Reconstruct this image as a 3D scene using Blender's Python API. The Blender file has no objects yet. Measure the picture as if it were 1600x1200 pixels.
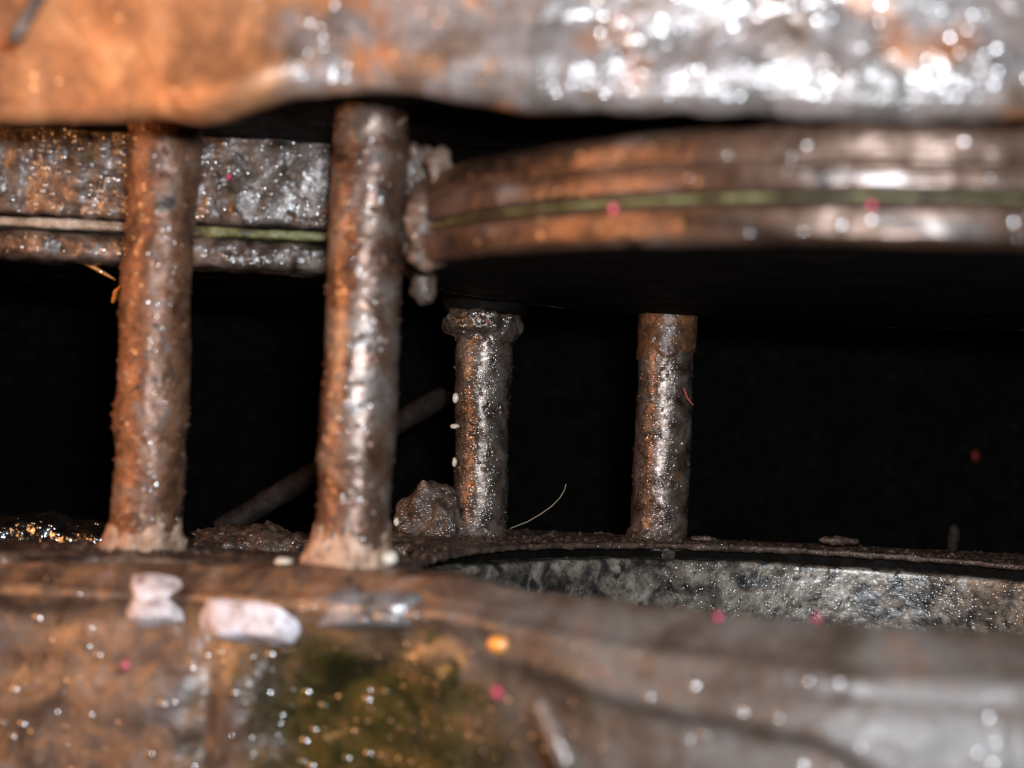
import bpy, math, random
import numpy as np
from mathutils import Matrix, Vector

# ------------------------------------------------------------------ camera, light, exposure
S = 0.001                                    # everything below is laid out in millimetres
ROLL = math.radians(2.75)
FPX = 2000.0                                 # focal length in photo pixels (photo is 1600 wide)
sc = bpy.context.scene
col = sc.collection
sc.view_settings.view_transform = 'Standard'
sc.view_settings.look = 'None'
sc.view_settings.exposure = 0.2
sc.view_settings.gamma = 1.0
sc.view_settings.use_curve_mapping = False

cam_data = bpy.data.cameras.new('camera')
cam_data.sensor_width = 36.0
cam_data.lens = FPX / 1600 * 36.0
cam_data.clip_start = 0.005
cam_data.clip_end = 20
cam_data.dof.use_dof = True
cam_data.dof.focus_distance = 0.395
cam_data.dof.aperture_fstop = 8.6
cam_data.dof.aperture_blades = 0
camera = bpy.data.objects.new('camera', cam_data)
col.objects.link(camera)
camera.matrix_world = Matrix.Rotation(math.radians(90), 4, 'X') @ Matrix.Rotation(ROLL, 4, 'Z')
sc.camera = camera

world = bpy.data.worlds.new('World')
sc.world = world
world.use_nodes = True
bg = world.node_tree.nodes['Background']
bg.inputs[0].default_value = (0.30, 0.26, 0.22, 1)
bg.inputs[1].default_value = 0.004

def area_lamp(name, loc, target, size, power, color, spread=180):
    d = bpy.data.lights.new(name, 'AREA')
    d.shape = 'RECTANGLE'; d.size = size[0] * S; d.size_y = size[1] * S
    d.energy = power; d.color = color; d.spread = math.radians(spread)
    o = bpy.data.objects.new(name, d); col.objects.link(o)
    o.location = Vector(loc) * S
    o.rotation_euler = (Vector(target) - Vector(loc)).to_track_quat('-Z', 'Y').to_euler()
    return o
# the camera's own flash, just above and right of the lens, and a warm work lamp held to the left
area_lamp('camera_flash', (14, -4, 16), (30, 300, -5), (22, 12), 1.35, (0.83, 0.91, 1.0))
area_lamp('work_lamp', (-265, 165, 34), (-60, 255, 26), (190, 150), 0.22, (1.0, 0.44, 0.17), 90)

try:
    sc.cycles.use_denoising = True
    sc.cycles.sample_clamp_indirect = 6.0
    sc.cycles.sample_clamp_direct = 0.0
    sc.cycles.max_bounces = 6
    sc.cycles.caustics_reflective = False
    sc.cycles.caustics_refractive = False
except Exception:
    pass

# ------------------------------------------------------------------ helpers
rng = np.random.default_rng(7)
random.seed(7)

def P(px, py, d):
    """photo pixel at depth d (mm in front of the lens) -> x, y, z in mm"""
    dx, dy = px - 800.0, py - 600.0
    c, s = math.cos(ROLL), math.sin(ROLL)
    return np.array([(dx * c + dy * s) * d / FPX, d, (dx * s - dy * c) * d / FPX])

def _hash(ix, iy, iz, seed):
    h = (ix.astype(np.uint32) * np.uint32(374761393) + iy.astype(np.uint32) * np.uint32(668265263)
         + iz.astype(np.uint32) * np.uint32(2147483647 // 3) + np.uint32(seed * 974711 % 2**32))
    h = (h ^ (h >> np.uint32(13))) * np.uint32(1274126177)
    h = (h ^ (h >> np.uint32(16))) * np.uint32(2246822519)
    return ((h ^ (h >> np.uint32(15))) & np.uint32(0xffffff)).astype(np.float64) / 0x7fffff - 1.0

_RS = []
for _k in range(8):
    _q, _r = np.linalg.qr(np.random.default_rng(100 + _k).normal(size=(3, 3)))
    _RS.append(_q)
def noise(p, wl, seed=0):
    """gradient noise, about -1..1, of wavelength wl (mm), its lattice turned at random; p is (..., 3)"""
    q = (p @ _RS[seed % 8]) / wl + 1000.37
    i = np.floor(q).astype(np.int64); f = q - i
    w3 = f * f * f * (f * (f * 6 - 15) + 10)
    out = 0
    for a in (0, 1):
        for b in (0, 1):
            for c in (0, 1):
                w = (w3[..., 0] if a else 1 - w3[..., 0]) * (w3[..., 1] if b else 1 - w3[..., 1]) * (w3[..., 2] if c else 1 - w3[..., 2])
                I = (i[..., 0] + a, i[..., 1] + b, i[..., 2] + c)
                g = (_hash(*I, seed * 3) * (f[..., 0] - a) + _hash(*I, seed * 3 + 1) * (f[..., 1] - b) + _hash(*I, seed * 3 + 2) * (f[..., 2] - c))
                out = out + w * g
    return out * 1.5

def fbm(p, spec, seed=0):
    """spec: list of (wavelength, amplitude)"""
    r = 0
    for k, (wl, a) in enumerate(spec):
        r = r + a * noise(p, wl, seed * 17 + k)
    return r

def grid_normals(G, wrap):
    if wrap:
        du = np.roll(G, -1, 0) - np.roll(G, 1, 0)
    else:
        du = np.gradient(G, axis=0)
    dv = np.gradient(G, axis=1)
    n = np.cross(du, dv)
    return n / (np.linalg.norm(n, axis=-1, keepdims=True) + 1e-9)

def displace(G, spec, wrap=False, seed=0, sharp=None, mask=None, flakes=None):
    n = grid_normals(G, wrap)
    h = fbm(G, spec, seed)
    if sharp:                                 # grains: only the peaks of a fine noise stand out
        wl, amp, thr = sharp
        h = h + amp * np.maximum(0, noise(G, wl, seed + 91) - thr) / (1 - thr)
    if flakes:                                # scale: raised patches with steep edges
        wl, amp = flakes
        h = h + amp * np.tanh(5 * (noise(G, wl, seed + 57) + .35 * noise(G, wl * .3, seed + 58)))
    if mask is not None:
        h = h * mask
    return G + n * h[..., None]

def link(name, me, mat, parent, loc):
    o = bpy.data.objects.new(name, me)
    col.objects.link(o)
    if mat: me.materials.append(mat)
    if parent is not None:
        o.parent = parent
    o.location = Vector(loc) * S
    return o

def mesh_arrays(name, V, F, smooth=True):
    me = bpy.data.meshes.new(name)
    V = np.asarray(V, dtype=np.float32); F = np.asarray(F, dtype=np.int32)
    k = F.shape[1]
    me.vertices.add(len(V)); me.vertices.foreach_set('co', V.ravel())
    me.loops.add(F.size); me.loops.foreach_set('vertex_index', F.ravel())
    me.polygons.add(len(F))
    me.polygons.foreach_set('loop_start', np.arange(0, F.size, k, dtype=np.int32))
    me.polygons.foreach_set('loop_total', np.full(len(F), k, dtype=np.int32))
    me.update(calc_edges=True)
    me.polygons.foreach_set('use_smooth', np.full(len(F), smooth))
    me.validate()
    return me

def origin_of(parent):
    return np.array(parent['_o']) if parent is not None and '_o' in parent else np.zeros(3)
ORIG = {}
def sheet(name, G, mat, parent=None, wrap=False, flip=False, origin=None):
    """a grid of points (mm, world) as one mesh; parent = thing it belongs to"""
    nu, nv = G.shape[:2]
    o0 = np.array(ORIG[parent.name]) if parent is not None else (np.zeros(3) if origin is None else np.array(origin))
    V = (G.reshape(-1, 3) - o0) * S
    idx = np.arange(nu * nv).reshape(nu, nv)
    if wrap:
        a = idx[:, :-1]; b = np.roll(idx, -1, 0)[:, :-1]; c = np.roll(idx, -1, 0)[:, 1:]; d = idx[:, 1:]
    else:
        a = idx[:-1, :-1]; b = idx[1:, :-1]; c = idx[1:, 1:]; d = idx[:-1, 1:]
    F = np.stack([a, b, c, d], -1).reshape(-1, 4)
    if flip: F = F[:, ::-1]
    ob = link(name, mesh_arrays(name, V, F), mat, parent, (0, 0, 0) if parent is not None else o0)
    if parent is None: ORIG[ob.name] = o0
    elif parent.name in ORIG: ORIG[ob.name] = o0
    return ob

def thing(name, label, cat, base, group=None, kind=None):
    o = bpy.data.objects.new(name, None); col.objects.link(o)
    o.empty_display_size = 0.005
    o.location = Vector(base) * S
    ORIG[o.name] = np.array(base, float)
    tag(o, label, cat, group, kind)
    return o

def tag(o, label=None, cat=None, group=None, kind=None):
    if label: o['label'] = label
    if cat: o['category'] = cat
    if group: o['group'] = group
    if kind: o['kind'] = kind
    return o

def smooth_interp(x, xs, ys):
    """piecewise cubic (smoothstep-free) monotone-ish interpolation by averaging a fine linear curve"""
    xx = np.linspace(xs[0], xs[-1], 800)
    yy = np.interp(xx, xs, ys)
    k = np.hanning(61); k /= k.sum()
    yy = np.convolve(np.pad(yy, 30, mode='edge'), k, 'valid')
    return np.interp(x, xx, yy)

def tube(name, pts, r, mat, parent=None, n=10, rough=None, seed=0, origin=None, m=None, taper=None):
    """a tube along a polyline (mm), ends closed to a point"""
    pts = np.array(pts, float)
    seg = np.r_[0, np.cumsum(np.linalg.norm(np.diff(pts, axis=0), axis=1))]
    m = m or max(8, int(seg[-1] / max(r * 0.8, .3)))
    t = np.linspace(0, seg[-1], m)
    C = np.stack([smooth_interp(t, seg, pts[:, k]) if len(pts) > 2 else np.interp(t, seg, pts[:, k]) for k in range(3)], -1)
    T = np.gradient(C, axis=0); T /= np.linalg.norm(T, axis=1, keepdims=True)
    ref = np.array([0.3, 1.0, 0.2]); 
    A = np.cross(T, ref); A /= np.linalg.norm(A, axis=1, keepdims=True)
    B = np.cross(T, A)
    ph = np.linspace(0, 2 * np.pi, n, endpoint=False)
    rr = np.full(m, float(r))
    if taper is not None: rr = rr * np.interp(np.linspace(0, 1, m), np.linspace(0, 1, len(taper)), taper)
    G = C[None] + rr[None, :, None] * (np.cos(ph)[:, None, None] * A[None] + np.sin(ph)[:, None, None] * B[None])
    if rough: G = displace(G, rough, True, seed)
    G[:, 0] = C[0]; G[:, -1] = C[-1]
    return sheet(name, G, mat, parent, wrap=True, origin=pts[0] if origin is None else origin)

def blob(name, c, rad, mat, parent=None, spec=((6, 1.0), (2.5, .5)), sharp=None, seed=0, n=48, flat=None):
    """a lumpy clod: a displaced ellipsoid; flat = height (mm) under which it is cut level"""
    ph = np.linspace(0, 2 * np.pi, n, endpoint=False); th = np.linspace(0.0, np.pi, n // 2 + 1)
    u = np.stack([np.cos(ph)[:, None] * np.sin(th)[None], np.sin(ph)[:, None] * np.sin(th)[None],
                  np.ones(n)[:, None] * np.cos(th)[None]], -1)
    G = np.array(c) + u * np.array(rad)
    h = fbm(G, list(spec), seed)
    if sharp: h = h + sharp[1] * np.maximum(0, noise(G, sharp[0], seed + 91) - sharp[2])
    G = G + u * h[..., None]
    G[:, 0] = G[:, 0].mean(0); G[:, -1] = G[:, -1].mean(0)
    if flat is not None: G[..., 2] = np.maximum(G[..., 2], flat)
    return sheet(name, G, mat, parent, wrap=True, flip=True, origin=np.array([c[0], c[1], c[2] - rad[2]]))

# ------------------------------------------------------------------ materials
def nodes_of(name):
    m = bpy.data.materials.new(name); m.use_nodes = True
    nt = m.node_tree
    return m, nt, nt.nodes['Principled BSDF']

def N(nt, kind, **kw):
    n = nt.nodes.new(kind)
    for k, v in kw.items(): setattr(n, k, v)
    return n

def mm_coords(nt, seed):
    tc = N(nt, 'ShaderNodeTexCoord')
    mp = N(nt, 'ShaderNodeMapping')
    mp.inputs['Scale'].default_value = (1000, 1000, 1000)
    mp.inputs['Location'].default_value = (seed * 13.7, seed * 7.1, seed * 3.3)
    nt.links.new(tc.outputs['Object'], mp.inputs['Vector'])
    return mp.outputs['Vector']

def tex_noise(nt, co, wl, detail=3, rough=.55, dist=0, squash=None):
    if squash:
        mp = N(nt, 'ShaderNodeMapping'); mp.inputs['Scale'].default_value = squash
        nt.links.new(co, mp.inputs['Vector']); co = mp.outputs['Vector']
    n = N(nt, 'ShaderNodeTexNoise')
    n.inputs['Scale'].default_value = 1.0 / wl
    n.inputs['Detail'].default_value = detail
    n.inputs['Roughness'].default_value = rough
    n.inputs['Distortion'].default_value = dist
    nt.links.new(co, n.inputs['Vector'])
    return n.outputs['Fac']

def ramp(nt, fac, stops, interp='LINEAR'):
    r = N(nt, 'ShaderNodeValToRGB'); r.color_ramp.interpolation = interp
    els = r.color_ramp.elements
    while len(els) < len(stops): els.new(0.5)
    for e, (p, c) in zip(els, stops):
        e.position = p
        e.color = (c, c, c, 1) if np.isscalar(c) else (*c, 1)
    nt.links.new(fac, r.inputs['Fac'])
    return r.outputs['Color']

def mix(nt, fac, a, b, mode='MIX'):
    n = N(nt, 'ShaderNodeMix', data_type='RGBA', blend_type=mode)
    for v, sock in ((fac, n.inputs[0]), (a, n.inputs[6]), (b, n.inputs[7])):
        if hasattr(v, 'links') or hasattr(v, 'is_linked'): nt.links.new(v, sock)
        elif np.isscalar(v): sock.default_value = v
        else: sock.default_value = (*v, 1)
    return n.outputs[2]

def bump(nt, chain, default=None):
    """chain: list of (height socket, distance mm, strength)"""
    prev = None
    for h, dist, st in chain:
        b = N(nt, 'ShaderNodeBump')
        b.inputs['Distance'].default_value = dist * S
        b.inputs['Strength'].default_value = st
        nt.links.new(h, b.inputs['Height'])
        if prev is not None: nt.links.new(prev, b.inputs['Normal'])
        prev = b.outputs['Normal']
    return prev

def beads(nt, co, cell, dens, slope=.42, r=.46):
    """scattered beads of oil: shallow domes of their own curvature; returns (coat mask, height socket, distance mm)"""
    v = N(nt, 'ShaderNodeTexVoronoi'); v.inputs['Scale'].default_value = 1.0 / cell
    nt.links.new(co, v.inputs['Vector'])
    d2 = N(nt, 'ShaderNodeMath', operation='MULTIPLY'); nt.links.new(v.outputs['Distance'], d2.inputs[0]); nt.links.new(v.outputs['Distance'], d2.inputs[1])
    h = N(nt, 'ShaderNodeMath', operation='SUBTRACT'); h.inputs[0].default_value = r * r; nt.links.new(d2.outputs[0], h.inputs[1])
    hc = N(nt, 'ShaderNodeMath', operation='MAXIMUM'); nt.links.new(h.outputs[0], hc.inputs[0]); hc.inputs[1].default_value = 0
    inside = N(nt, 'ShaderNodeMath', operation='GREATER_THAN'); nt.links.new(h.outputs[0], inside.inputs[0]); inside.inputs[1].default_value = 0.0
    sep = N(nt, 'ShaderNodeSeparateColor'); nt.links.new(v.outputs['Color'], sep.inputs[0])
    ex = N(nt, 'ShaderNodeMath', operation='LESS_THAN'); nt.links.new(sep.outputs[0], ex.inputs[0])
    if np.isscalar(dens): ex.inputs[1].default_value = dens
    else: nt.links.new(dens, ex.inputs[1])
    mk = N(nt, 'ShaderNodeMath', operation='MULTIPLY'); nt.links.new(inside.outputs[0], mk.inputs[0]); nt.links.new(ex.outputs[0], mk.inputs[1])
    pw = N(nt, 'ShaderNodeMath', operation='POWER'); nt.links.new(sep.outputs[1], pw.inputs[0]); pw.inputs[1].default_value = 1.1
    mk2 = N(nt, 'ShaderNodeMath', operation='MULTIPLY'); nt.links.new(mk.outputs[0], mk2.inputs[0]); nt.links.new(pw.outputs[0], mk2.inputs[1])
    return mk2.outputs[0], hc.outputs[0], slope * cell / (2 * r)

def wet(nt, bs, co, cell, dens, under, cior=2.2, crough=.2, slope=.45):
    """lay the beads over a finished surface as its coat"""
    mk, h, dist = beads(nt, co, cell, dens, slope)
    nt.links.new(mk, bs.inputs['Coat Weight'])
    bs.inputs['Coat IOR'].default_value = cior
    bs.inputs['Coat Roughness'].default_value = crough
    b = N(nt, 'ShaderNodeBump'); b.inputs['Distance'].default_value = dist * S; b.inputs['Strength'].default_value = 1.0
    nt.links.new(h, b.inputs['Height'])
    if under is not None: nt.links.new(under, b.inputs['Normal'])
    nt.links.new(b.outputs[0], bs.inputs['Coat Normal'])

def greasy(name, colors, seed=1, wl=9.0, spots=None, rough=(.35, .6), metal=0.0, b1=(2.4, .2, .5), b2=(.8, .1, .6), contrast=(.32, .68), spec=.4, ior=1.5, stretch=None, drops=None, cior=2.2, patch=None, slope=.45):
    """metal under an uneven film of grime: colours in patches, two scales of fine relief, beads of oil on top"""
    m, nt, bs = nodes_of(name)
    co = mm_coords(nt, seed)
    base = tex_noise(nt, co, wl, 5, .6, .6, stretch)
    lo, hi = contrast
    k = len(colors)
    c = ramp(nt, base, [(lo + (hi - lo) * i / max(1, k - 1), q) for i, q in enumerate(colors)])
    fine = tex_noise(nt, co, wl * .16, 3, .6)
    c = mix(nt, .55, c, ramp(nt, fine, [(.3, .35), (.7, 1.25)]), 'MULTIPLY')
    for (w, thr, q) in (spots or []):
        f = ramp(nt, tex_noise(nt, co, w, 3, .55, .3), [(thr, 0.0), (thr + .07, 1.0)])
        c = mix(nt, f, c, q)
    nt.links.new(c, bs.inputs['Base Color'])
    r = ramp(nt, tex_noise(nt, co, wl * .5, 4, .6), [(.35, rough[0]), (.65, rough[1])])
    nt.links.new(r, bs.inputs['Roughness'])
    bs.inputs['Metallic'].default_value = metal
    bs.inputs['IOR'].default_value = ior
    bs.inputs['Specular IOR Level'].default_value = spec
    h1 = tex_noise(nt, co, b1[0], 2, .5); h2 = tex_noise(nt, co, b2[0], 3, .6)
    under = bump(nt, [(h1, b1[1], b1[2])])
    nt.links.new(bump(nt, [(h1, b1[1], b1[2]), (h2, b2[1], b2[2])]), bs.inputs['Normal'])
    if drops:
        cell, dens = drops
        if patch: dens = ramp(nt, tex_noise(nt, co, patch, 3, .6), [(.40, dens * .15), (.60, dens)])
        wet(nt, bs, co, cell, dens, None, cior, .2, slope)
    return m

RUST = (.30, .105, .032); RUSTD = (.11, .042, .018); SLUDGE = (.030, .022, .017); GREY = (.20, .185, .175)
BROWN = (.085, .050, .034); TAN = (.36, .24, .14); COPPER = (.55, .20, .065)

def rusty(name, seed, cols, wl, ro, me):
    return greasy(name, cols, seed, wl, rough=ro, b1=(4.5, .4, .6), b2=(.6, .12, .8), metal=me, cior=2.5, spots=[(5, .68, (.40, .25, .14)), (9, .63, (.035, .027, .022))], drops=(1.5, .55), patch=8)
M_stud1 = rusty('rusty_stud_brown', 3, [(.045, .022, .014), (.12, .055, .03), (.20, .095, .05), (.17, .13, .11)], 7, (.36, .58), .28)
M_stud2 = rusty('rusty_stud_grey', 27, [(.04, .022, .015), (.11, .055, .033), (.16, .115, .09), (.18, .155, .145)], 11, (.27, .48), .45)
def grimy(name, seed, cols):
    return greasy(name, cols, seed, 6, rough=(.22, .40), b1=(1.6, .16, .7), b2=(.5, .08, .9), metal=.5, spots=[(4, .66, (.20, .085, .03))], drops=(.9, .95), cior=2.8, slope=.6)
M_stud3 = grimy('grimy_stud_dark', 4, [(.03, .02, .015), (.085, .06, .045), (.15, .115, .092), (.22, .175, .145)])
M_stud4 = grimy('grimy_stud_wet', 41, [(.035, .022, .016), (.10, .066, .047), (.18, .135, .11), (.27, .215, .175)])
M_rustcap = greasy('rust_sleeve', [(.04, .022, .014), (.10, .046, .022), (.22, .09, .032)], 44, 5, rough=(.3, .5), b1=(1.2, .2, .8), drops=(.9, .5))
M_crust = greasy('dry_pink_tan_crust', [(.16, .09, .06), (.38, .24, .16), (.56, .40, .30)], 5, 4, rough=(.6, .85), b1=(1.5, .4, .8), b2=(.5, .2, .8), spec=.2)
M_mud = greasy('wet_gritty_mud', [(.022, .013, .009), (.065, .04, .028), (.115, .075, .052)], 6, 4, rough=(.4, .7), b1=(1.0, .3, .9), b2=(.4, .16, .9), drops=(.8, .8), cior=2.8, slope=.7)
M_oil = greasy('black_wet_oil', [(.006, .005, .004), (.010, .009, .008), (.03, .014, .007)], 7, 9, rough=(.10, .2), b1=(2.4, .7, .9), b2=(.9, .06, .4), ior=2.2, spec=1.0,  drops=(2.6, 1.0), cior=3.8, slope=.9)
M_black = greasy('black_shade_grease', [(.002, .0014, .001), (.004, .003, .002), (.007, .005, .004)], 8, 10, rough=(.6, .9), spec=.08)  # grease near black: shade of undersides, gaps and hollow is in the colour
M_flange = greasy('grimy_flange', [(.02, .015, .012), (.07, .044, .03), (.13, .098, .08), (.22, .18, .155)], 9, 7, rough=(.22, .5), spec=.7, b1=(1.8, .5, .85), b2=(.6, .12, .7), metal=.2, drops=(1.4, 1.0), patch=14, cior=3.2, slope=.6, spots=[(9, .64, (.07, .055, .02))])
M_gasket = greasy('greenish_gasket', [(.03, .025, .012), (.10, .09, .03), (.18, .17, .065), (.26, .25, .12)], 10, 7, rough=(.4, .6), b1=(1.5, .2, .5), b2=(.5, .08, .5))
M_gasketpale = greasy('pale_gasket', [(.14, .10, .07), (.34, .29, .23), (.52, .47, .40)], 11, 6, rough=(.35, .55), b1=(1.5, .2, .5), b2=(.5, .08, .5), drops=(1.4, .4))
M_gasketdim = greasy('dim_olive_gasket', [(.015, .011, .006), (.05, .04, .015), (.10, .09, .032), (.16, .15, .07)], 12, 9, rough=(.4, .6), b1=(1.5, .2, .5), b2=(.5, .08, .5))
M_ring = greasy('brown_steel_rim', [(.022, .014, .010), (.065, .034, .020), (.11, .068, .048), (.22, .205, .20)], 12, 13, rough=(.26, .46), b1=(3.5, .3, .5), b2=(.9, .07, .6), metal=.5, spots=[(7, .64, (.02, .015, .011))], stretch=(.35, .35, 1.4), drops=(2.0, .35), patch=14)
M_deck = greasy('grimy_deck', [(.03, .02, .015), (.08, .05, .036), (.15, .10, .07)], 13, 6, rough=(.4, .6), b1=(1.6, .3, .8), b2=(.5, .12, .8), drops=(1.0, .7), patch=8, cior=2.8, slope=.8)
M_bore = greasy('mottled_bore_wall', [(.025, .022, .020), (.10, .086, .072), (.24, .20, .15), (.36, .32, .27)], 14, 8, rough=(.18, .42), b1=(1.6, .22, .8), b2=(.45, .10, .8), spec=.7, metal=.2, contrast=(.36, .64), spots=[(1.1, .60, (.035, .03, .026)), (7, .60, (.025, .022, .020))], drops=(1.0, .9), patch=12, cior=2.8, slope=.55)
M_white = greasy('painted_white_shine', [(.18, .11, .085), (.42, .33, .31), (.60, .53, .53), (.68, .63, .66)], 16, 6, rough=(.35, .5), b1=(4, .08, .5), b2=(1, .03, .4), contrast=(.28, .58), spots=[(5, .62, (.16, .09, .06))])  # white reflection on the lugs put into the colour, with brown dirt spots
M_wetpatch = greasy('wet_grey_patch', [(.09, .08, .075), (.20, .185, .18), (.32, .31, .32)], 18, 8, rough=(.25, .45), b1=(3, .4, .7), b2=(.9, .08, .5), metal=.3, drops=(2.2, .9), cior=2.8, slope=.6)
M_bar = greasy('dull_brown_bar', [(.007, .0045, .0035), (.018, .011, .008), (.032, .02, .014)], 17, 4, rough=(.6, .85), spec=.2)

def plain(name, c, rough=.4, coat=.3):
    m, nt, bs = nodes_of(name)
    co = mm_coords(nt, 3)
    f = tex_noise(nt, co, 1.2, 3, .6)
    nt.links.new(mix(nt, .6, c, ramp(nt, f, [(.3, .5), (.7, 1.2)]), 'MULTIPLY'), bs.inputs['Base Color'])
    bs.inputs['Roughness'].default_value = rough
    bs.inputs['Coat Weight'].default_value = coat
    nt.links.new(bump(nt, [(f, .12, .6)]), bs.inputs['Normal'])
    return m
M_pale = plain('pale_grain', (.55, .50, .40)); M_pink = plain('pink_fleck', (.50, .03, .09)); M_straw = plain('orange_straw', (.55, .20, .03)); M_hair = plain('pale_hair', (.45, .38, .28)); M_redhair = plain('red_hair', (.45, .06, .03))

# the upper casting: bare copper-brown metal left, grey wet grease right (its own coating, with a ragged border)
def casting_material():
    m, nt, bs = nodes_of('upper_casting_copper_and_grease')
    co = mm_coords(nt, 21)
    tc = N(nt, 'ShaderNodeTexCoord'); sx = N(nt, 'ShaderNodeSeparateXYZ'); nt.links.new(tc.outputs['Object'], sx.inputs[0])
    ma = N(nt, 'ShaderNodeMath', operation='MULTIPLY_ADD'); nt.links.new(sx.outputs['X'], ma.inputs[0]); ma.inputs[1].default_value = 1000 / 60.0; ma.inputs[2].default_value = .5 + 37 / 60.0
    wob = tex_noise(nt, co, 16, 5, .6, .5)
    m2 = N(nt, 'ShaderNodeMath', operation='MULTIPLY_ADD'); nt.links.new(wob, m2.inputs[0]); m2.inputs[1].default_value = 1.1; m2.inputs[2].default_value = -.55
    ad = N(nt, 'ShaderNodeMath', operation='ADD'); nt.links.new(ma.outputs[0], ad.inputs[0]); nt.links.new(m2.outputs[0], ad.inputs[1])
    zone = ramp(nt, ad.outputs[0], [(.40, 0.0), (.62, 1.0)])
    n1 = tex_noise(nt, co, 13, 5, .62, .8); n2 = tex_noise(nt, co, 2.2, 4, .6); n3 = tex_noise(nt, co, 20, 4, .6, .4)
    cop = ramp(nt, n1, [(.30, (.12, .05, .022)), (.45, (.26, .115, .05)), (.56, (.36, .165, .07)), (.70, (.46, .25, .12))])
    gre = ramp(nt, n3, [(.30, (.035, .026, .02)), (.42, (.13, .085, .06)), (.50, (.20, .17, .16)), (.60, (.09, .075, .065)), (.72, (.24, .21, .20))])
    rustp = ramp(nt, tex_noise(nt, co, 22, 3, .5), [(.56, 0.0), (.64, 1.0)])
    gre = mix(nt, rustp, gre, (.27, .10, .035))
    c = mix(nt, zone, cop, gre)
    c = mix(nt, .5, c, ramp(nt, n2, [(.3, .4), (.7, 1.2)]), 'MULTIPLY')
    nt.links.new(c, bs.inputs['Base Color'])
    nt.links.new(mix(nt, zone, (.48, .48, .48), ramp(nt, tex_noise(nt, co, 9, 3, .6), [(.40, .20), (.60, .50)])), bs.inputs['Roughness'])
    bs.inputs['Metallic'].default_value = .2
    bs.inputs['Specular IOR Level'].default_value = .5
    h1 = tex_noise(nt, co, 3.0, 2, .5); h2 = tex_noise(nt, co, .9, 3, .55)
    st = mix(nt, zone, (.2, .2, .2), (.8, .8, .8))
    b_ = N(nt, 'ShaderNodeBump'); b_.inputs['Distance'].default_value = 1.1 * S; nt.links.new(st, b_.inputs['Strength']); nt.links.new(h1, b_.inputs['Height'])
    under = b_.outputs[0]
    b2_ = N(nt, 'ShaderNodeBump'); b2_.inputs['Distance'].default_value = .12 * S; b2_.inputs['Strength'].default_value = .7; nt.links.new(h2, b2_.inputs['Height']); nt.links.new(under, b2_.inputs['Normal'])
    nt.links.new(b2_.outputs[0], bs.inputs['Normal'])
    pt = ramp(nt, tex_noise(nt, co, 14, 3, .6), [(.40, .12), (.64, .85)])
    wet(nt, bs, co, 2.3, mix(nt, zone, (.06, .06, .06), pt), None, 2.7, .2, .5)
    return m
M_casting = casting_material()

# the lower casting's front: dry brown at the left, dark olive oil in the pit, grey-brown film on the boss
def front_material():
    m, nt, bs = nodes_of('lower_front_brown_olive_grey')
    co = mm_coords(nt, 33)
    tc = N(nt, 'ShaderNodeTexCoord'); sx = N(nt, 'ShaderNodeSeparateXYZ'); nt.links.new(tc.outputs['Object'], sx.inputs[0])
    wob = tex_noise(nt, co, 14, 4, .6, .5)
    def lin(sock, k, off):
        n = N(nt, 'ShaderNodeMath', operation='MULTIPLY_ADD'); nt.links.new(sock, n.inputs[0]); n.inputs[1].default_value = k; n.inputs[2].default_value = off
        return n.outputs[0]
    def add(a, b):
        n = N(nt, 'ShaderNodeMath', operation='ADD'); nt.links.new(a, n.inputs[0]); nt.links.new(b, n.inputs[1]); return n.outputs[0]
    xx = add(lin(sx.outputs['X'], 1000 / 160.0, .5 + 10 / 160.0), lin(wob, .40, -.20))     # 0..1 over x = -90..70 mm
    zz = add(lin(sx.outputs['Z'], 1000 / 60.0, 0.0), lin(wob, .5, -.25))                      # 0 at z = -90, 1 at z = -30
    pit = ramp(nt, xx, [(.18, 0.0), (.33, 1.0), (.48, 1.0), (.66, 0.0)])
    pit = mix(nt, ramp(nt, zz, [(.52, 0.0), (.72, 1.0)]), pit, (0, 0, 0))
    boss = ramp(nt, xx, [(.46, 0.0), (.58, 1.0)])
    n1 = tex_noise(nt, co, 12, 5, .62, .7); n2 = tex_noise(nt, co, 2.0, 4, .6); n3 = tex_noise(nt, co, 18, 4, .6)
    c = ramp(nt, n1, [(.3, (.03, .018, .013)), (.42, (.08, .044, .028)), (.50, (.12, .075, .05)), (.58, (.20, .098, .045)), (.7, (.22, .16, .13))])
    g = ramp(nt, n3, [(.3, (.035, .024, .018)), (.44, (.075, .054, .042)), (.56, (.095, .083, .074)), (.7, (.13, .075, .05))])
    o = ramp(nt, n1, [(.32, (.008, .008, .004)), (.45, (.026, .023, .007)), (.56, (.062, .044, .012)), (.68, (.15, .065, .02))])
    c = mix(nt, boss, c, g); c = mix(nt, pit, c, o)
    c = mix(nt, .5, c, ramp(nt, n2, [(.3, .45), (.7, 1.2)]), 'MULTIPLY')
    nt.links.new(c, bs.inputs['Base Color'])
    nt.links.new(mix(nt, pit, mix(nt, boss, ramp(nt, n3, [(.42, .30), (.58, .55)]), ramp(nt, n3, [(.42, .42), (.58, .6)])), (.22, .22, .22)), bs.inputs['Roughness'])
    nt.links.new(mix(nt, boss, (.75, .75, .75), (.4, .4, .4)), bs.inputs['Specular IOR Level'])
    h1 = tex_noise(nt, co, 3.4, 2, .5); h2 = tex_noise(nt, co, .9, 3, .55)
    under = bump(nt, [(h1, .7, .7)])
    nt.links.new(bump(nt, [(h1, .7, .7), (h2, .14, .7)]), bs.inputs['Normal'])
    pt = ramp(nt, tex_noise(nt, co, 12, 3, .6), [(.45, .02), (.65, .45)])
    wet(nt, bs, co, 2.4, mix(nt, pit, pt, (.6, .6, .6)), None, 2.8, .2, .7)
    return m
M_lowfront = front_material()

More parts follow.
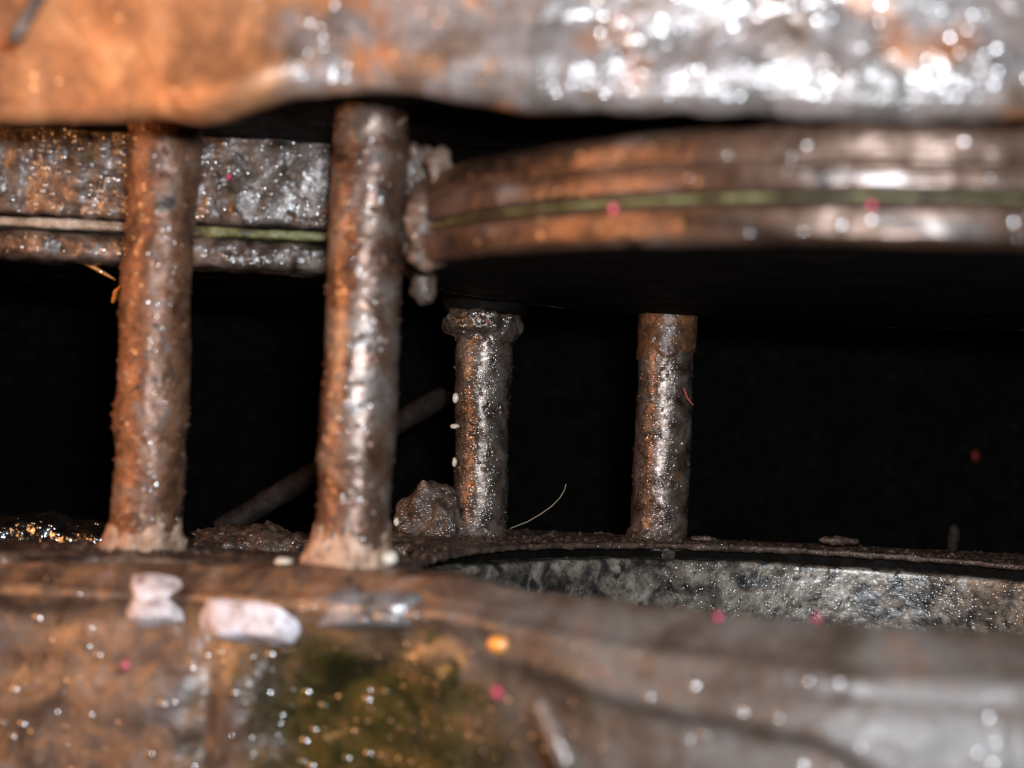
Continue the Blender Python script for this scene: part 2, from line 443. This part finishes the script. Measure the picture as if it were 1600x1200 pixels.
# ------------------------------------------------------------------ large structure
# dark hollow behind everything
cx, cd = 88.0, 305.0                                   # axis of the disc and of the bore below it
def room():
    u = np.linspace(0, 1, 70); v = np.linspace(0, 1, 40)
    U, W = np.meshgrid(u, v, indexing='ij')
    # a shallow curved back wall
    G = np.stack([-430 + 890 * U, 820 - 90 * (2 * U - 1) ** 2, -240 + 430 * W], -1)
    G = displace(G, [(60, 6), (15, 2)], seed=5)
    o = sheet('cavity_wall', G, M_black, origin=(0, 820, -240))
    tag(o, 'back wall of the hollow behind the studs, painted black for its darkness', None, None, 'structure')
room()

# upper casting --------------------------------------------------
uc = thing('upper_casting', 'large copper brown casting with grey wet grease across the top', 'casting', (0, 225, 44))
def upper_casting():
    x = np.linspace(-128, 128, 620)
    px = 800 + x / 218 * FPX
    F = smooth_interp(px, [-400, 0, 500, 800, 1600, 2000], [240, 235, 222, 212, 201, 199])
    B = smooth_interp(px, [-400, 0, 110, 190, 250, 320, 380, 430, 520, 640, 800, 1100, 1600, 2000],
                      [44.0, 44.2, 44.4, 45.4, 43.6, 44.4, 47.2, 48.9, 49.4, 48.4, 46.8, 46.2, 45.6, 45.4])
    # bulged rolled lip between px 190 and 540
    L = np.clip(1 - np.abs((px - 340) / 190.0), 0, 1); L = L * L * (3 - 2 * L)
    right = 1 / (1 + np.exp(-(px - 560) / 40.0))
    prof = []
    R = 3.2
    t = np.concatenate([np.linspace(0, 1, 130), np.linspace(1.002, 2, 60), np.linspace(2.004, 3, 40), np.linspace(3.01, 4, 20)])
    G = np.zeros((len(x), len(t), 3))
    for j, tt in enumerate(t):
        if tt <= 1:                                     # face, leaning a little toward the lens with height
            z = 86 + (B + R - 86) * tt
            hgt = z - (B + R)
            d = F - hgt * (.10 + .06 * right)
            # the lip: a swelling just above the edge
            w = np.exp(-((hgt - 1.0) / 5.0) ** 2)
            d = d - L * 4.5 * w - right * 1.6 * np.exp(-((hgt - 2.0) / 5.0) ** 2)
        elif tt <= 2:
            a = (tt - 1) * math.pi / 2
            w = math.exp(-((1.0 + R * math.sin(a)) / 6.0) ** 2)
            d = F + R * (1 - math.cos(a)) - L * 4.5 * w - right * 1.6 * w
            z = B + R * (1 - math.sin(a))
        elif tt <= 3:
            d = F + R + (tt - 2) * 7; z = B + (tt - 2) * 5.0
        else:
            d = F + R + 7 + (tt - 3) * 6; z = B + 5 + (tt - 3) * 14
        G[:, j, 0] = x; G[:, j, 1] = d; G[:, j, 2] = z
    msk = (.35 + .65 * right)[:, None]
    G = displace(G, [(26, 1.3), (11, 1.0), (4.5, .3)], seed=3, mask=msk)
    G = displace(G, [(40, .8)], seed=8)
    sheet('skirt', G, M_casting, uc)
    # flat inner ceiling behind the skirt
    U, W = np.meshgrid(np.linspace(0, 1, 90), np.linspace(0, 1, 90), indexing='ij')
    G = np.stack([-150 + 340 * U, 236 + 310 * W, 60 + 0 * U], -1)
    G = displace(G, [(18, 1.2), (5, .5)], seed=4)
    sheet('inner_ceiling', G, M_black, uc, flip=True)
    c = P(758, 480, 404)
    ph = np.linspace(0, 2 * np.pi, 60, endpoint=False); zz = np.linspace(21.8, 61, 30)
    rr = 13 + 5 * (zz - 21.8) / 39
    G = np.stack([c[0] + np.cos(ph)[:, None] * rr[None], 406 + np.sin(ph)[:, None] * rr[None], 0 * ph[:, None] + zz[None]], -1)
    G = np.concatenate([np.broadcast_to(np.array([c[0], 406, 21.8]), (60, 1, 3)), G], 1)
    sheet('stud_boss', displace(G, [(6, .8), (2, .3)], True, 6), M_black, uc, wrap=True)
upper_casting()

# round disc under the casting -----------------------------------
def lathe(name, prof, mat, parent, c=(90.0, 318.0), n=1000, spec=None, seed=0, sharp=None, a0=0, a1=2 * math.pi, zf=None):
    """prof: list of (radius, z); resampled"""
    p = np.array(prof, float)
    s = np.r_[0, np.cumsum(np.linalg.norm(np.diff(p, axis=0), axis=1))]
    t = np.linspace(0, s[-1], max(6, int(s[-1] / .55)))
    r = np.interp(t, s, p[:, 0]); z = np.interp(t, s, p[:, 1])
    full = abs(a1 - a0 - 2 * math.pi) < 1e-6
    ph = np.linspace(a0, a1, n, endpoint=not full)
    G = np.stack([c[0] + r[None] * np.cos(ph)[:, None], c[1] + r[None] * np.sin(ph)[:, None], np.ones(n)[:, None] * z[None]], -1)
    if zf is not None: G[..., 2] += zf(G[..., 1])
    if spec or sharp: G = displace(G, spec or [(5, 0)], full, seed, sharp)
    return sheet(name, G, mat, parent, wrap=full, flip=True)

disc = thing('round_flange', 'round brown steel flange with a thin greenish seam around its rim, hanging over the bore', 'flange', (90.0, 318.0, 25))
def disc_build():
    R = 118.0
    lathe('upper_band', [(R - 22, 45.4), (R - 1.6, 44.8), (R - .6, 44.2), (R, 43), (R, 39.4), (R - .5, 39.0), (R - .5, 38.4), (R, 38.0), (R, 34.6), (R - .7, 33.9), (R - 9, 33.7)], M_ring, disc, spec=[(25, .5), (6, .3), (2, .1)], seed=2, sharp=(2.2, .6, .5))
    lathe('gasket', [(R - 9, 33.5), (R - .9, 33.5), (R - .3, 33.2), (R - .3, 32.6), (R - .9, 32.3), (R - 9, 32.3)], M_gasketdim, disc, spec=[(8, .2), (2, .08)], seed=4)
    lathe('lower_band', [(R - 9, 32.0), (R - .4, 31.9), (R + .5, 31.2), (R + .5, 26.4), (R - .3, 25.4), (R - 1.2, 25.0), (R - 2.5, 25.0)], M_ring, disc, spec=[(25, .35), (6, .16), (2, .06)], seed=6)
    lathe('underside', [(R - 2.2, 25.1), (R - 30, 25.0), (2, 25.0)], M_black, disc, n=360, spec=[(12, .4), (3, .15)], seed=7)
disc_build()

# flat flange at the left ----------------------------------------
fl = thing('flat_flange', 'flat grimy flange with pale seam hanging behind the two front studs', 'flange', (-110, 330, 26))
def flat_flange():
    def slab(name, z0, z1, d0, mat, spec, seed, x1=-49.0, x0=-170.0, depth=16, rnd=.9):
        pr = np.array([(d0 + depth, z1), (d0 + rnd, z1), (d0 + rnd * .3, z1 - rnd * .3), (d0, z1 - rnd), (d0, z0 + rnd), (d0 + rnd * .3, z0 + rnd * .3), (d0 + rnd, z0), (d0 + depth, z0)], float)
        s = np.r_[0, np.cumsum(np.linalg.norm(np.diff(pr, axis=0), axis=1))]
        t = np.linspace(0, s[-1], int(s[-1] / .5))
        d = np.interp(t, s, pr[:, 0]); z = np.interp(t, s, pr[:, 1])
        x = np.linspace(x0, x1, 280)
        G = np.stack([x[:, None] + 0 * d[None], d[None] + 0 * x[:, None], z[None] + 0 * x[:, None]], -1)
        G = displace(G, spec, seed=seed)
        G[-1, :, 1] = np.maximum(G[-1, :, 1], d0 + 1.5)
        return sheet(name, G, mat, fl)
    slab('upper_band', 37.8, 62, 330.0, M_flange, [(12, 1.2), (5, .7), (2.2, .16)], 3, rnd=1.5)
    tag(slab('gasket', 34.6, 36.9, 329.6, M_gasketpale, [(10, .3), (3, .2)], 5, rnd=.6, x1=-88), 'pale whitish length of the seam')
    tag(slab('gasket', 34.4, 36.7, 329.6, M_gasket, [(10, .3), (3, .2)], 6, rnd=.6, x0=-88), 'green length of the seam')
    slab('lower_band', 26.4, 33.8, 329.0, M_flange, [(10, .6), (4, .45), (2, .14)], 6, rnd=2.2)
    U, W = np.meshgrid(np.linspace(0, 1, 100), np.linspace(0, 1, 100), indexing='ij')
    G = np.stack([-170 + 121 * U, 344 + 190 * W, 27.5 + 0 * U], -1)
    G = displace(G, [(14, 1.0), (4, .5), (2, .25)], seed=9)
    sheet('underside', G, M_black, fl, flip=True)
flat_flange()

# lower casting ---------------------------------------------------
lc = thing('lower_casting', 'broad brown greasy casting along the bottom with a round bore', 'casting', (0, 260, -90))
deck_z = lambda d: -43.0 - (d - 290.0) * .045
RB = 108.0
trench = lambda x, d: 1 / (1 + np.exp(np.clip((x + 30) / 2.0, -40, 40))) / (1 + np.exp(np.clip(-(d - 326) / 1.6, -40, 40)))
def lower_casting():
    # the front: top edge rolled over, then the face
    x = np.linspace(-128, 118, 560)
    pxr = 800 + x / 250 * FPX
    xs = np.array([-150, -112, -56, -8, 22.5, 52, 80, 118])
    E = smooth_interp(x, xs, [290, 288, 281, 263, 236, 219, 211, 209])
    Z = smooth_interp(x, xs, [-44, -44, -42.6, -40.4, -39.2, -38.0, -36.6, -35.6])
    sig = lambda v: 1 / (1 + np.exp(-np.clip(v, -40, 40)))
    rt = sig((x - 4) / 7.0)
    CH = 8.0 + 2.0 * rt; CD = 4.4 + 0.8 * rt; R = 2.4 + 1.6 * rt
    t = np.concatenate([np.linspace(0, 1, 22), np.linspace(1.02, 1.5, 24), np.linspace(1.52, 2, 26), np.linspace(2.01, 3, 170)])
    G = np.zeros((len(x), len(t), 3))
    for j, tt in enumerate(t):
        if tt <= 1:
            d = E + 16 * (1 - tt); z = Z - (1 - tt) * (1.2 + 3 * rt)
        elif tt <= 1.5:
            k = (tt - 1) * 2
            d = E - CH * k; z = Z - CD * k ** 1.25
        elif tt <= 2:
            a = (tt - 1.5) * math.pi
            d = E - CH - R * math.sin(a) * .9; z = Z - CD - R * (1 - math.cos(a))
        else:
            dz = (tt - 2) * 62
            z = Z - CD - R - dz
            xb = 5 - 17 * min(1, dz / 9.0)                     # slanting left border of the bulging boss
            boss = sig((x - xb) / 3.0)
            block = sig(-(x + 63) / 1.8); post = sig((x + 60.5) / 1.4) * sig(-(x + 50) / 2.0)
            low = sig((dz - 13.0) / 2.4)
            out = boss * (3.0 * math.sin(min(dz / 30.0, 1) * math.pi) + 1.2 * (1 - math.exp(-dz / 2.0))) + (1 - boss) * low * (6.0 * block + 4.0 * post)
            panel = sig((dz - 6.5 - .05 * (x - 20)) / .9) * sig((x + 9) / 1.5) * sig((64 - 14 * math.exp(-max(dz - 6.5, 0) / 6.0) - x) / 1.2)
            out = out - panel * boss * 5.5
            pit = (1 - boss) * sig((dz - 2.0) / 1.0) * (4.0 + 4.0 * sig((x + 46) / 4.0) * low)
            d = E - CH - R * .9 - out + pit
        G[:, j, 0] = x; G[:, j, 1] = d; G[:, j, 2] = z
    msk = 1 - .55 * rt[:, None]
    G = displace(G, [(30, .9), (12, .7), (5, .3)], seed=13, mask=msk)
    sheet('front_wall', G, M_lowfront, lc)
    # deck round the bore, thin ragged lip at its edge
    n = 1100
    ph = np.linspace(math.radians(-18), math.radians(199), n)
    cp, sp = np.cos(ph), np.sin(ph)
    x0, x1, d0, d1 = -175.0, 230.0, 284.0, 436.0
    with np.errstate(divide='ignore', invalid='ignore'):
        tx = np.where(cp > 0, (x1 - cx) / cp, (x0 - cx) / cp)
        td = np.where(sp > 0, (d1 - cd) / sp, (d0 - cd) / sp)
    Rm = np.minimum(np.where(tx > 0, tx, 1e9), np.where(td > 0, td, 1e9))
    Rm = np.maximum(Rm, RB + 1.2)
    tt = np.concatenate([np.linspace(0, 1, 170) ** 1.0])
    r = Rm[:, None] + (RB - Rm[:, None]) * tt[None]
    G = np.stack([cx + r * cp[:, None], cd + r * sp[:, None], 0 * r], -1)
    G[..., 2] = deck_z(G[..., 1]) - 11 * trench(G[..., 0], G[..., 1])
    lip = []
    for (dr, dz) in ((-.2, -.5), (-.2, -1.0), (0, -1.5), (.5, -1.8), (2.5, -1.9), (6, -2.0)):
        q = np.stack([cx + (RB + dr) * cp, cd + (RB + dr) * sp, 0 * cp], -1); q[:, 2] = deck_z(q[:, 1]) + dz
        lip.append(q)
    back = G[:, :1].copy(); back[..., 2] -= 22
    G = np.concatenate([back, G, np.stack(lip, 1)], 1)
    G = displace(G, [(14, .5), (4, .45), (1.8, .25)], False, 15, sharp=(2.4, 1.3, .45))
    sheet('deck', G, M_deck, lc, flip=True)
    lathe('bore_wall', [(RB + 12, -5.2), (RB + 1.2, -5.2), (RB + .4, -5.7), (RB + .2, -6.7), (RB + .2, -42)], M_bore, lc, c=(cx, cd), n=1300,
          spec=[(9, .3), (3, .12)], seed=17, sharp=(1.8, .3, .45), zf=deck_z, a0=math.radians(-18), a1=math.radians(199))
    lathe('groove', [(RB + 8, 1.0), (RB + 8, -8)], M_black, lc, c=(cx, cd), n=300, zf=lambda d: deck_z(d) - 1, a0=math.radians(-18), a1=math.radians(199))  # black ring added behind the gap, its shade given as colour
    # lugs in the recess of the front face, the white ones' shine painted in
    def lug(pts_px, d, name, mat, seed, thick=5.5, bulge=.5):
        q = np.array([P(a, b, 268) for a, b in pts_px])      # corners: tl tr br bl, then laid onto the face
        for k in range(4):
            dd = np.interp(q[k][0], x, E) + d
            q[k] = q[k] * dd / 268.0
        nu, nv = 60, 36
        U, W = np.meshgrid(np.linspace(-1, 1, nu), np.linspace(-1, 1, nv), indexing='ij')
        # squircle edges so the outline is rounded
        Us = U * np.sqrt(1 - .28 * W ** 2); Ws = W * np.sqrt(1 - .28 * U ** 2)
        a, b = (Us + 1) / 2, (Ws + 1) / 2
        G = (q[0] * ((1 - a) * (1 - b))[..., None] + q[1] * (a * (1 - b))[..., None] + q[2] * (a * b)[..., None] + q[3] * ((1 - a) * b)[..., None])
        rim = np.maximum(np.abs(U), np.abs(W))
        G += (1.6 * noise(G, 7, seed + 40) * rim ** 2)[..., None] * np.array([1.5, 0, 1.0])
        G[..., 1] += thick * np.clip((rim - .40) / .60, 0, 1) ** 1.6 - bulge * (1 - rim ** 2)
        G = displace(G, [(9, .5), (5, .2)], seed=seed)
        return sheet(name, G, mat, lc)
    lug([(188, 898), (297, 908), (292, 990), (176, 982)], -9.6, 'shine_patch', M_white, 3)
    lug([(292, 918), (474, 936), (470, 1018), (300, 1014)], -11.0, 'shine_patch', M_white, 5)
    lug([(474, 926), (660, 930), (664, 992), (476, 994)], -11.6, 'wet_patch', M_wetpatch, 7)
lower_casting()

# ------------------------------------------------------------------ studs
def stud(label, top_px, bot_px, d, rad, mat, ztop, zbot, seed, flare, head=None, crust_mat=None, crust=True, spec=None, name='steel_stud', sharp=(1.2, 1.1, .45)):
    a = P(*top_px, d); b = P(*bot_px, d)
    ax = (a - b) / (a[2] - b[2])                          # per mm of height
    at = lambda z: b + ax * (z - b[2])
    base = at(deck_z(d))
    t = thing(name, label, 'stud', base, 'steel studs between the two castings')
    z = np.arange(zbot, ztop + .01, .32)
    ph = np.linspace(0, 2 * np.pi, 190, endpoint=False)
    C = np.stack([at(k) for k in z])
    r = np.full(len(z), rad)
    G = C[None] + r[None, :, None] * np.stack([np.cos(ph)[:, None] + 0 * z[None], np.sin(ph)[:, None] + 0 * z[None], 0 * ph[:, None] + 0 * z[None]], -1)
    G = displace(G, spec or [(18, .9), (8, .35)], True, seed, sharp, flakes=(7.5, .13))
    sheet('shaft', G, mat, t, wrap=True)
    if crust:                                             # dirt caked round the foot, wider on one side
        h, wl, wr, cz = flare
        zz = np.linspace(deck_z(d) - 2.5, deck_z(d) + h, 46)
        k = (zz - zz[0]) / (zz[-1] - zz[0])
        C = np.stack([at(q) for q in zz])
        side = np.where(np.cos(ph) < 0, wl, wr)[:, None] * np.abs(np.cos(ph))[:, None] + .5 * (wl + wr) * (1 - np.abs(np.cos(ph)))[:, None]
        rr = rad - .5 + side * ((1 - k[None]) ** 1.8) + .9 * (1 - k[None]) ** .5 
        G = C[None] + rr[..., None] * np.stack([np.cos(ph)[:, None] + 0 * k[None], np.sin(ph)[:, None] + 0 * k[None], 0 * rr], -1)
        top = np.clip(k, 0, 1)[None]
        G[..., 2] += 2.2 * top * noise(np.stack([np.cos(ph) * 9, np.sin(ph) * 9, 0 * ph + seed * 31], -1), 4.0, seed)[:, None]
        G = displace(G, [(5, .8), (2.2, .5), (1.1, .22)], True, seed + 3)
        sheet('dirt_collar', G, crust_mat or M_crust, t, wrap=True)
    if head:
        hz0, hz1, hr = head
        kk = np.linspace(0, 1, 30)
        zz = hz0 + (hz1 - hz0) * kk
        rr = rad - .3 + (hr - rad) * np.clip(np.sin(np.clip(kk * 1.9, 0, 1) * math.pi * .5) ** 2.0, 0, 1) - 2.0 * np.clip((kk - .75) / .25, 0, 1) ** 2
        C = np.stack([at(q) for q in zz])
        lop = 1 + .20 * np.clip(-np.cos(ph), -.6, 1)[:, None] * kk[None]      # heavier on the left
        G = C[None] + (rr[None] * lop)[..., None] * np.stack([np.cos(ph)[:, None] + 0 * kk[None], np.sin(ph)[:, None] + 0 * kk[None], 0 * ph[:, None] + 0 * kk[None]], -1)
        G[..., 2] += .10 * (G[..., 0] - C[0][0]) * kk[None]
        G = displace(G, [(7, 2.2), (3, 1.1), (1.3, .35)], True, seed + 5)
        cap = G[:, -1:].copy(); cap[:] = at(hz1)
        G = np.concatenate([G, cap], 1)
        sheet('head', G, mat, t, wrap=True)
    return t

st1 = stud('leftmost rusty stud, brown, pink tan dirt caked at its foot', (258, 250), (228, 820), 309, 8.3, M_stud1, 63, -50, 11, (8.5, 4.0, 1.6, 0))
st2 = stud('thickest blurred stud with bright streak, second from the left', (578, 250), (552, 820), 288, 8.3, M_stud2, 63, -50, 23, (10.5, 4.6, 1.0, 0))
st3 = stud('dark gritty stud with flared head beside the mud clump', (758, 500), (749, 820), 404, 8.6, M_stud3, 21, -54, 31, (3, 1.5, 1.0, 0), head=(13.0, 22.6, 12.0), crust_mat=M_mud, sharp=(1.2, .9, .45))
st4 = stud('rightmost wet stud with a long bright streak and rusty top', (1043, 510), (1028, 820), 424, 9.2, M_stud4, 25.5, -58, 43, (4.5, 2.6, .4, 0), crust_mat=M_mud, sharp=(1.2, .9, .48))

# ------------------------------------------------------------------ dirt, oil and small things
mudc = blob('mud_clump', P(676, 852, 400), (13, 8, 20), M_mud, None, [(12, 3.2), (5, 1.8), (2.2, .8), (1.1, .25)], (1.5, 1.0, .3), 4, 130)
tag(mudc, 'brown gritty mud clump piled against the foot of the flared stud', 'mud')
b2 = blob('dirt_pellet', P(662, 448, 300), (3.0, 3, 4), M_deck, None, [(4, .8), (1.8, .5)], None, 8, 48)
tag(b2, 'brown dirt pellet stuck under the left edge of the round flange', 'dirt')
b3 = thing('crud_patch', 'dark crumbly crud caked on the left edge of the round flange', 'dirt', P(664, 400, 300))
def rim_point(px, py, push=0.0):
    """the point of the flange's rim that lies behind a photo pixel"""
    best = None
    for d in np.arange(205, 330, .5):
        q = P(px, py, d)
        if math.hypot(q[0] - 90, q[1] - 318) <= 118.6 + push: return q
    return P(px, py, 300)
for i, (px, py, rad) in enumerate([(652, 275, (3.8, 2.6, 7.5)), (668, 330, (4.6, 2.4, 6.5)), (648, 365, (4.0, 2.6, 6.5)), (672, 398, (4.6, 2.6, 3.6)), (688, 262, (2.8, 1.5, 4.0))]):
    blob('crud_lump', rim_point(px, py, -1.6), rad, M_deck, b3, [(8, 2.0), (4, 1.3), (1.9, .7), (1.0, .25)], (1.5, .8, .3), 20 + i, 72)
def sludge(name, x0, x1, d, zc, rad, mat, spec, seed, cat, label, sharp=None):
    x = np.linspace(x0, x1, 330); a = np.linspace(-.25 * math.pi, 1.1 * math.pi, 100)
    end = np.clip(np.minimum((x - x0) / 9, (x1 - x) / 9), 0, 1) ** .5
    r = rad * (.35 + .65 * end)
    G = np.stack([x[:, None] + 0 * a[None], d - 1.6 * r[:, None] * np.cos(a)[None], zc + r[:, None] * np.sin(a)[None]], -1)
    G = displace(G, spec, False, seed, sharp)
    o = sheet(name, G, mat, None, origin=((x0 + x1) / 2, d, zc), flip=True)
    tag(o, label, cat, None, 'stuff')
sludge('oily_sludge', -185, -92, 382, -53.0, 7.0, M_oil, [(16, 2.0), (7, 1.5), (3.2, .7)], 3, 'sludge', 'shiny black oily sludge behind the foot of the leftmost stud')
sludge('dirt_bed', -96, -22, 384, -53.5, 6.8, M_mud, [(14, 2.0), (6, 1.6), (2.6, .8), (1.3, .3)], 6, 'dirt', 'dark lumpy wet dirt between the two front studs', (1.6, 1.0, .35))

bar = tube('diagonal_bar', [P(330, 838, 440), P(520, 720, 455), P(705, 612, 475)], 3.9, M_bar, None, 24, [(6, .5), (2.5, .3)], 3)
tag(bar, 'dim brown bar slanting up behind the two middle studs', 'bar')
wire = tube('wire_end', [P(14, 72, 214), P(40, 30, 213), P(75, -30, 212)], 1.3, M_mud, None, 14, [(3, .25)], 2)
tag(wire, 'short dark wire end lying on the copper brown casting, upper left corner', 'wire')

grains = [((712, 622, 399), (1.0, .9, 1.6), 'pale grain on the left side of the flared stud, uppermost'),
          ((711, 666, 399), (1.5, .9, .8), 'pale flat grain on the left side of the flared stud, at mid height'),
          ((710, 722, 399), (.8, .8, 1.5), 'pale grain low on the left side of the flared stud'),
          ((620, 815, 392), (.9, .8, 1.4), 'pale grain on the left flank of the mud clump'),
          ((608, 872, 283), (1.9, 1.6, 1.7), 'pale round pellet at the right foot of the thickest stud'),
          ((443, 878, 285), (2.0, 1.5, 1.1), 'pale tan crumb left of the foot of the thickest stud')]
for i, (pp, rad, lab) in enumerate(grains):
    o = blob('pale_grain', P(*pp), rad, M_pale, None, [(1.5, .25)], None, i, 20)
    tag(o, lab, 'grain', 'pale grains stuck in the grease')
flecks = [((958, 327, 218), .85, 'pink fleck on the seam of the round flange, left one'), ((1362, 320, 204), .8, 'pink fleck on the seam of the round flange, right one'),
          ((358, 278, 327), 1.0, 'pink fleck on the flat flange between the front studs'), ((1278, 966, 220), .75, 'pink fleck on the front edge below the bore wall'),
          ((1122, 964, 223), .8, 'pink fleck on the front edge left of the other one'), ((778, 1082, 214), 1.1, 'pink fleck on the lower casting near the bottom middle'),
          ((196, 1038, 250), .9, 'pink fleck on the lower left casting face')]
for i, (pp, r, lab) in enumerate(flecks):
    o = blob('pink_fleck', P(*pp), (r * .6, r * .4, r * .8), M_pink, None, [(1.6, .55), (.7, .2)], None, i, 22)
    tag(o, lab, 'fleck', 'pink flecks stuck in the grease')
h = tube('hair_strand', [P(796, 826, 405), P(825, 815, 404), P(845, 803, 403), P(862, 791, 402), P(874, 779, 401), P(881, 768, 400), P(885, 755, 399)], .10, M_hair, None, 6, m=40)
tag(h, 'thin pale hair curving up from the deck right of the flared stud', 'hair')
h = tube('red_hair', [P(1068, 605, 414), P(1074, 622, 414), P(1084, 634, 414)], .25, M_redhair, None, 6, m=20)
tag(h, 'short red hair on the right side of the rightmost stud', 'hair')
h = tube('straw', [P(105, 400, 338), P(140, 414, 340), P(182, 438, 342)], .55, M_straw, None, 8, m=24, taper=[.4, 1, .9, .3])
tag(h, 'orange straw hanging under the flat flange at the left', 'straw')
h = tube('straw', [P(176, 474, 342), P(182, 455, 341), P(190, 446, 340)], .8, M_straw, None, 8, m=24, taper=[.5, 1, .4])
tag(h, 'orange curl of straw touching the left side of the leftmost stud', 'straw')

# rusty grease sleeve hanging down from the top of the rightmost stud
def sleeve():
    a = P(1043, 510, 424); b = P(1028, 820, 424); ax = (a - b) / (a[2] - b[2]); at = lambda z: b + ax * (z - b[2])
    ph = np.linspace(0, 2 * np.pi, 150, endpoint=False); k = np.linspace(0, 1, 40)
    low = 12 + 3.2 * noise(np.stack([np.cos(ph) * 9, np.sin(ph) * 9, 0 * ph], -1), 5, 3) + 1.5 * np.cos(ph)
    zz = low[:, None] + (25.3 - low[:, None]) * k[None]
    rr = 9.0 + .75 * np.clip(k * 8, 0, 1) ** .5
    C = b + ax * (zz - b[2])[..., None]
    G = C + rr[None, :, None] * np.stack([np.cos(ph), np.sin(ph), 0 * ph], -1)[:, None]
    sheet('grease_sleeve', displace(G, [(5, .35), (2, .2)], True, 5), M_rustcap, st4, wrap=True)
sleeve()

# loose grit on the deck, in the trench and along the lip: far too fine to count
def grit(name, pts, r0, r1, mat, label, seed):
    g = np.random.default_rng(seed); n = len(pts)
    o = np.array([[1, 0, 0], [-1, 0, 0], [0, 1, 0], [0, -1, 0], [0, 0, 1], [0, 0, -1]], float)
    f = np.array([[0, 2, 4], [2, 1, 4], [1, 3, 4], [3, 0, 4], [2, 0, 5], [1, 2, 5], [3, 1, 5], [0, 3, 5]])
    r = r0 + (r1 - r0) * g.random(n) ** 2.5
    V = pts[:, None] + r[:, None, None] * o[None] * (.6 + .8 * g.random((n, 6, 1)))
    F = f[None] + 6 * np.arange(n)[:, None, None]
    c = pts.mean(0)
    ob = link(name, mesh_arrays(name, (V.reshape(-1, 3) - c) * S, F.reshape(-1, 3), False), mat, None, c)
    tag(ob, label, 'grit', None, 'stuff')
g = np.random.default_rng(5)
n = 420
ph = np.radians(g.uniform(20, 200, n)); rr = RB + np.abs(g.normal(0, 6, n))
pts = np.stack([cx + rr * np.cos(ph), cd + rr * np.sin(ph), 0 * rr], -1); pts[:, 2] = deck_z(pts[:, 1]) + .2
near = [np.array([P(750, 830, 396)[0], 396, 0]) + g.normal(0, 1, (260, 3)) * np.array([16, 8, 0]), np.array([P(1028, 830, 408)[0], 408, 0]) + g.normal(0, 1, (120, 3)) * np.array([8, 5, 0]),
        np.array([P(560, 870, 284)[0], 284, 0]) + g.normal(0, 1, (160, 3)) * np.array([10, 5, 0]), np.array([P(225, 860, 302)[0], 302, 0]) + g.normal(0, 1, (160, 3)) * np.array([11, 5, 0])]
near = np.concatenate(near); near[:, 2] = deck_z(near[:, 1]) + .3
keep = (np.hypot(near[:, 0] - cx, near[:, 1] - cd) > RB + .5) & (near[:, 1] > 276)
grit('deck_grit', np.concatenate([pts[pts[:, 1] < 426], near[keep]]), .2, .9, M_mud, 'fine brown grit strewn along the lip of the bore and round the studs', 3)

# a longer smear of shine running down the front, an orange glint painted as a blob, and dim specks far back in the dark
q = [P(838, 1085, 206), P(858, 1130, 203), P(884, 1178, 201), P(892, 1215, 201)]
dr = tube('oil_drip', q, 1.6, M_flange, None, 16, [(4, .4), (2, .2)], 5, taper=[.5, .8, 1.3, 1.0])
tag(dr, 'pale shiny drip running down the front casting, bottom middle', 'drip')
am = blob('orange_glint', P(796, 1005, 246), (4.4, 2.4, 2.0), plain('orange_glint_paint', (.70, .26, .04), .3, .8), None, [(4, 1.1), (2, .4)], None, 3, 40)
tag(am, 'orange glint painted as a blob where the olive stain meets the grey boss', 'glint')
for pp, rad, mat, lab in [((1524, 712, 778), (1.8, 1.8, 3.4), M_redhair, 'dim reddish speck hanging in the dark at the far right'),
                          ((1490, 842, 431), (2.0, 2, 5.5), M_bar, 'faint upright stub in the dark behind the bore lip, far right')]:
    o = blob('dim_speck', P(*pp), rad, mat, None, [(2, .4)], None, 4, 24)
    tag(o, lab, 'speck')

for pp, rad, lab in [((1312, 845, 412), (6.5, 2.5, 1.5), 'flat ragged crumb lying on the bore lip, right of the rightmost stud'), ((1100, 842, 416), (4.0, 2.0, 1.1), 'low dark crumb on the bore lip beside the rightmost stud')]:
    tag(blob('lip_crumb', P(*pp), rad, M_deck, None, [(5, 1.0), (2.2, .6), (1.1, .25)], None, 14, 60), lab, 'dirt')
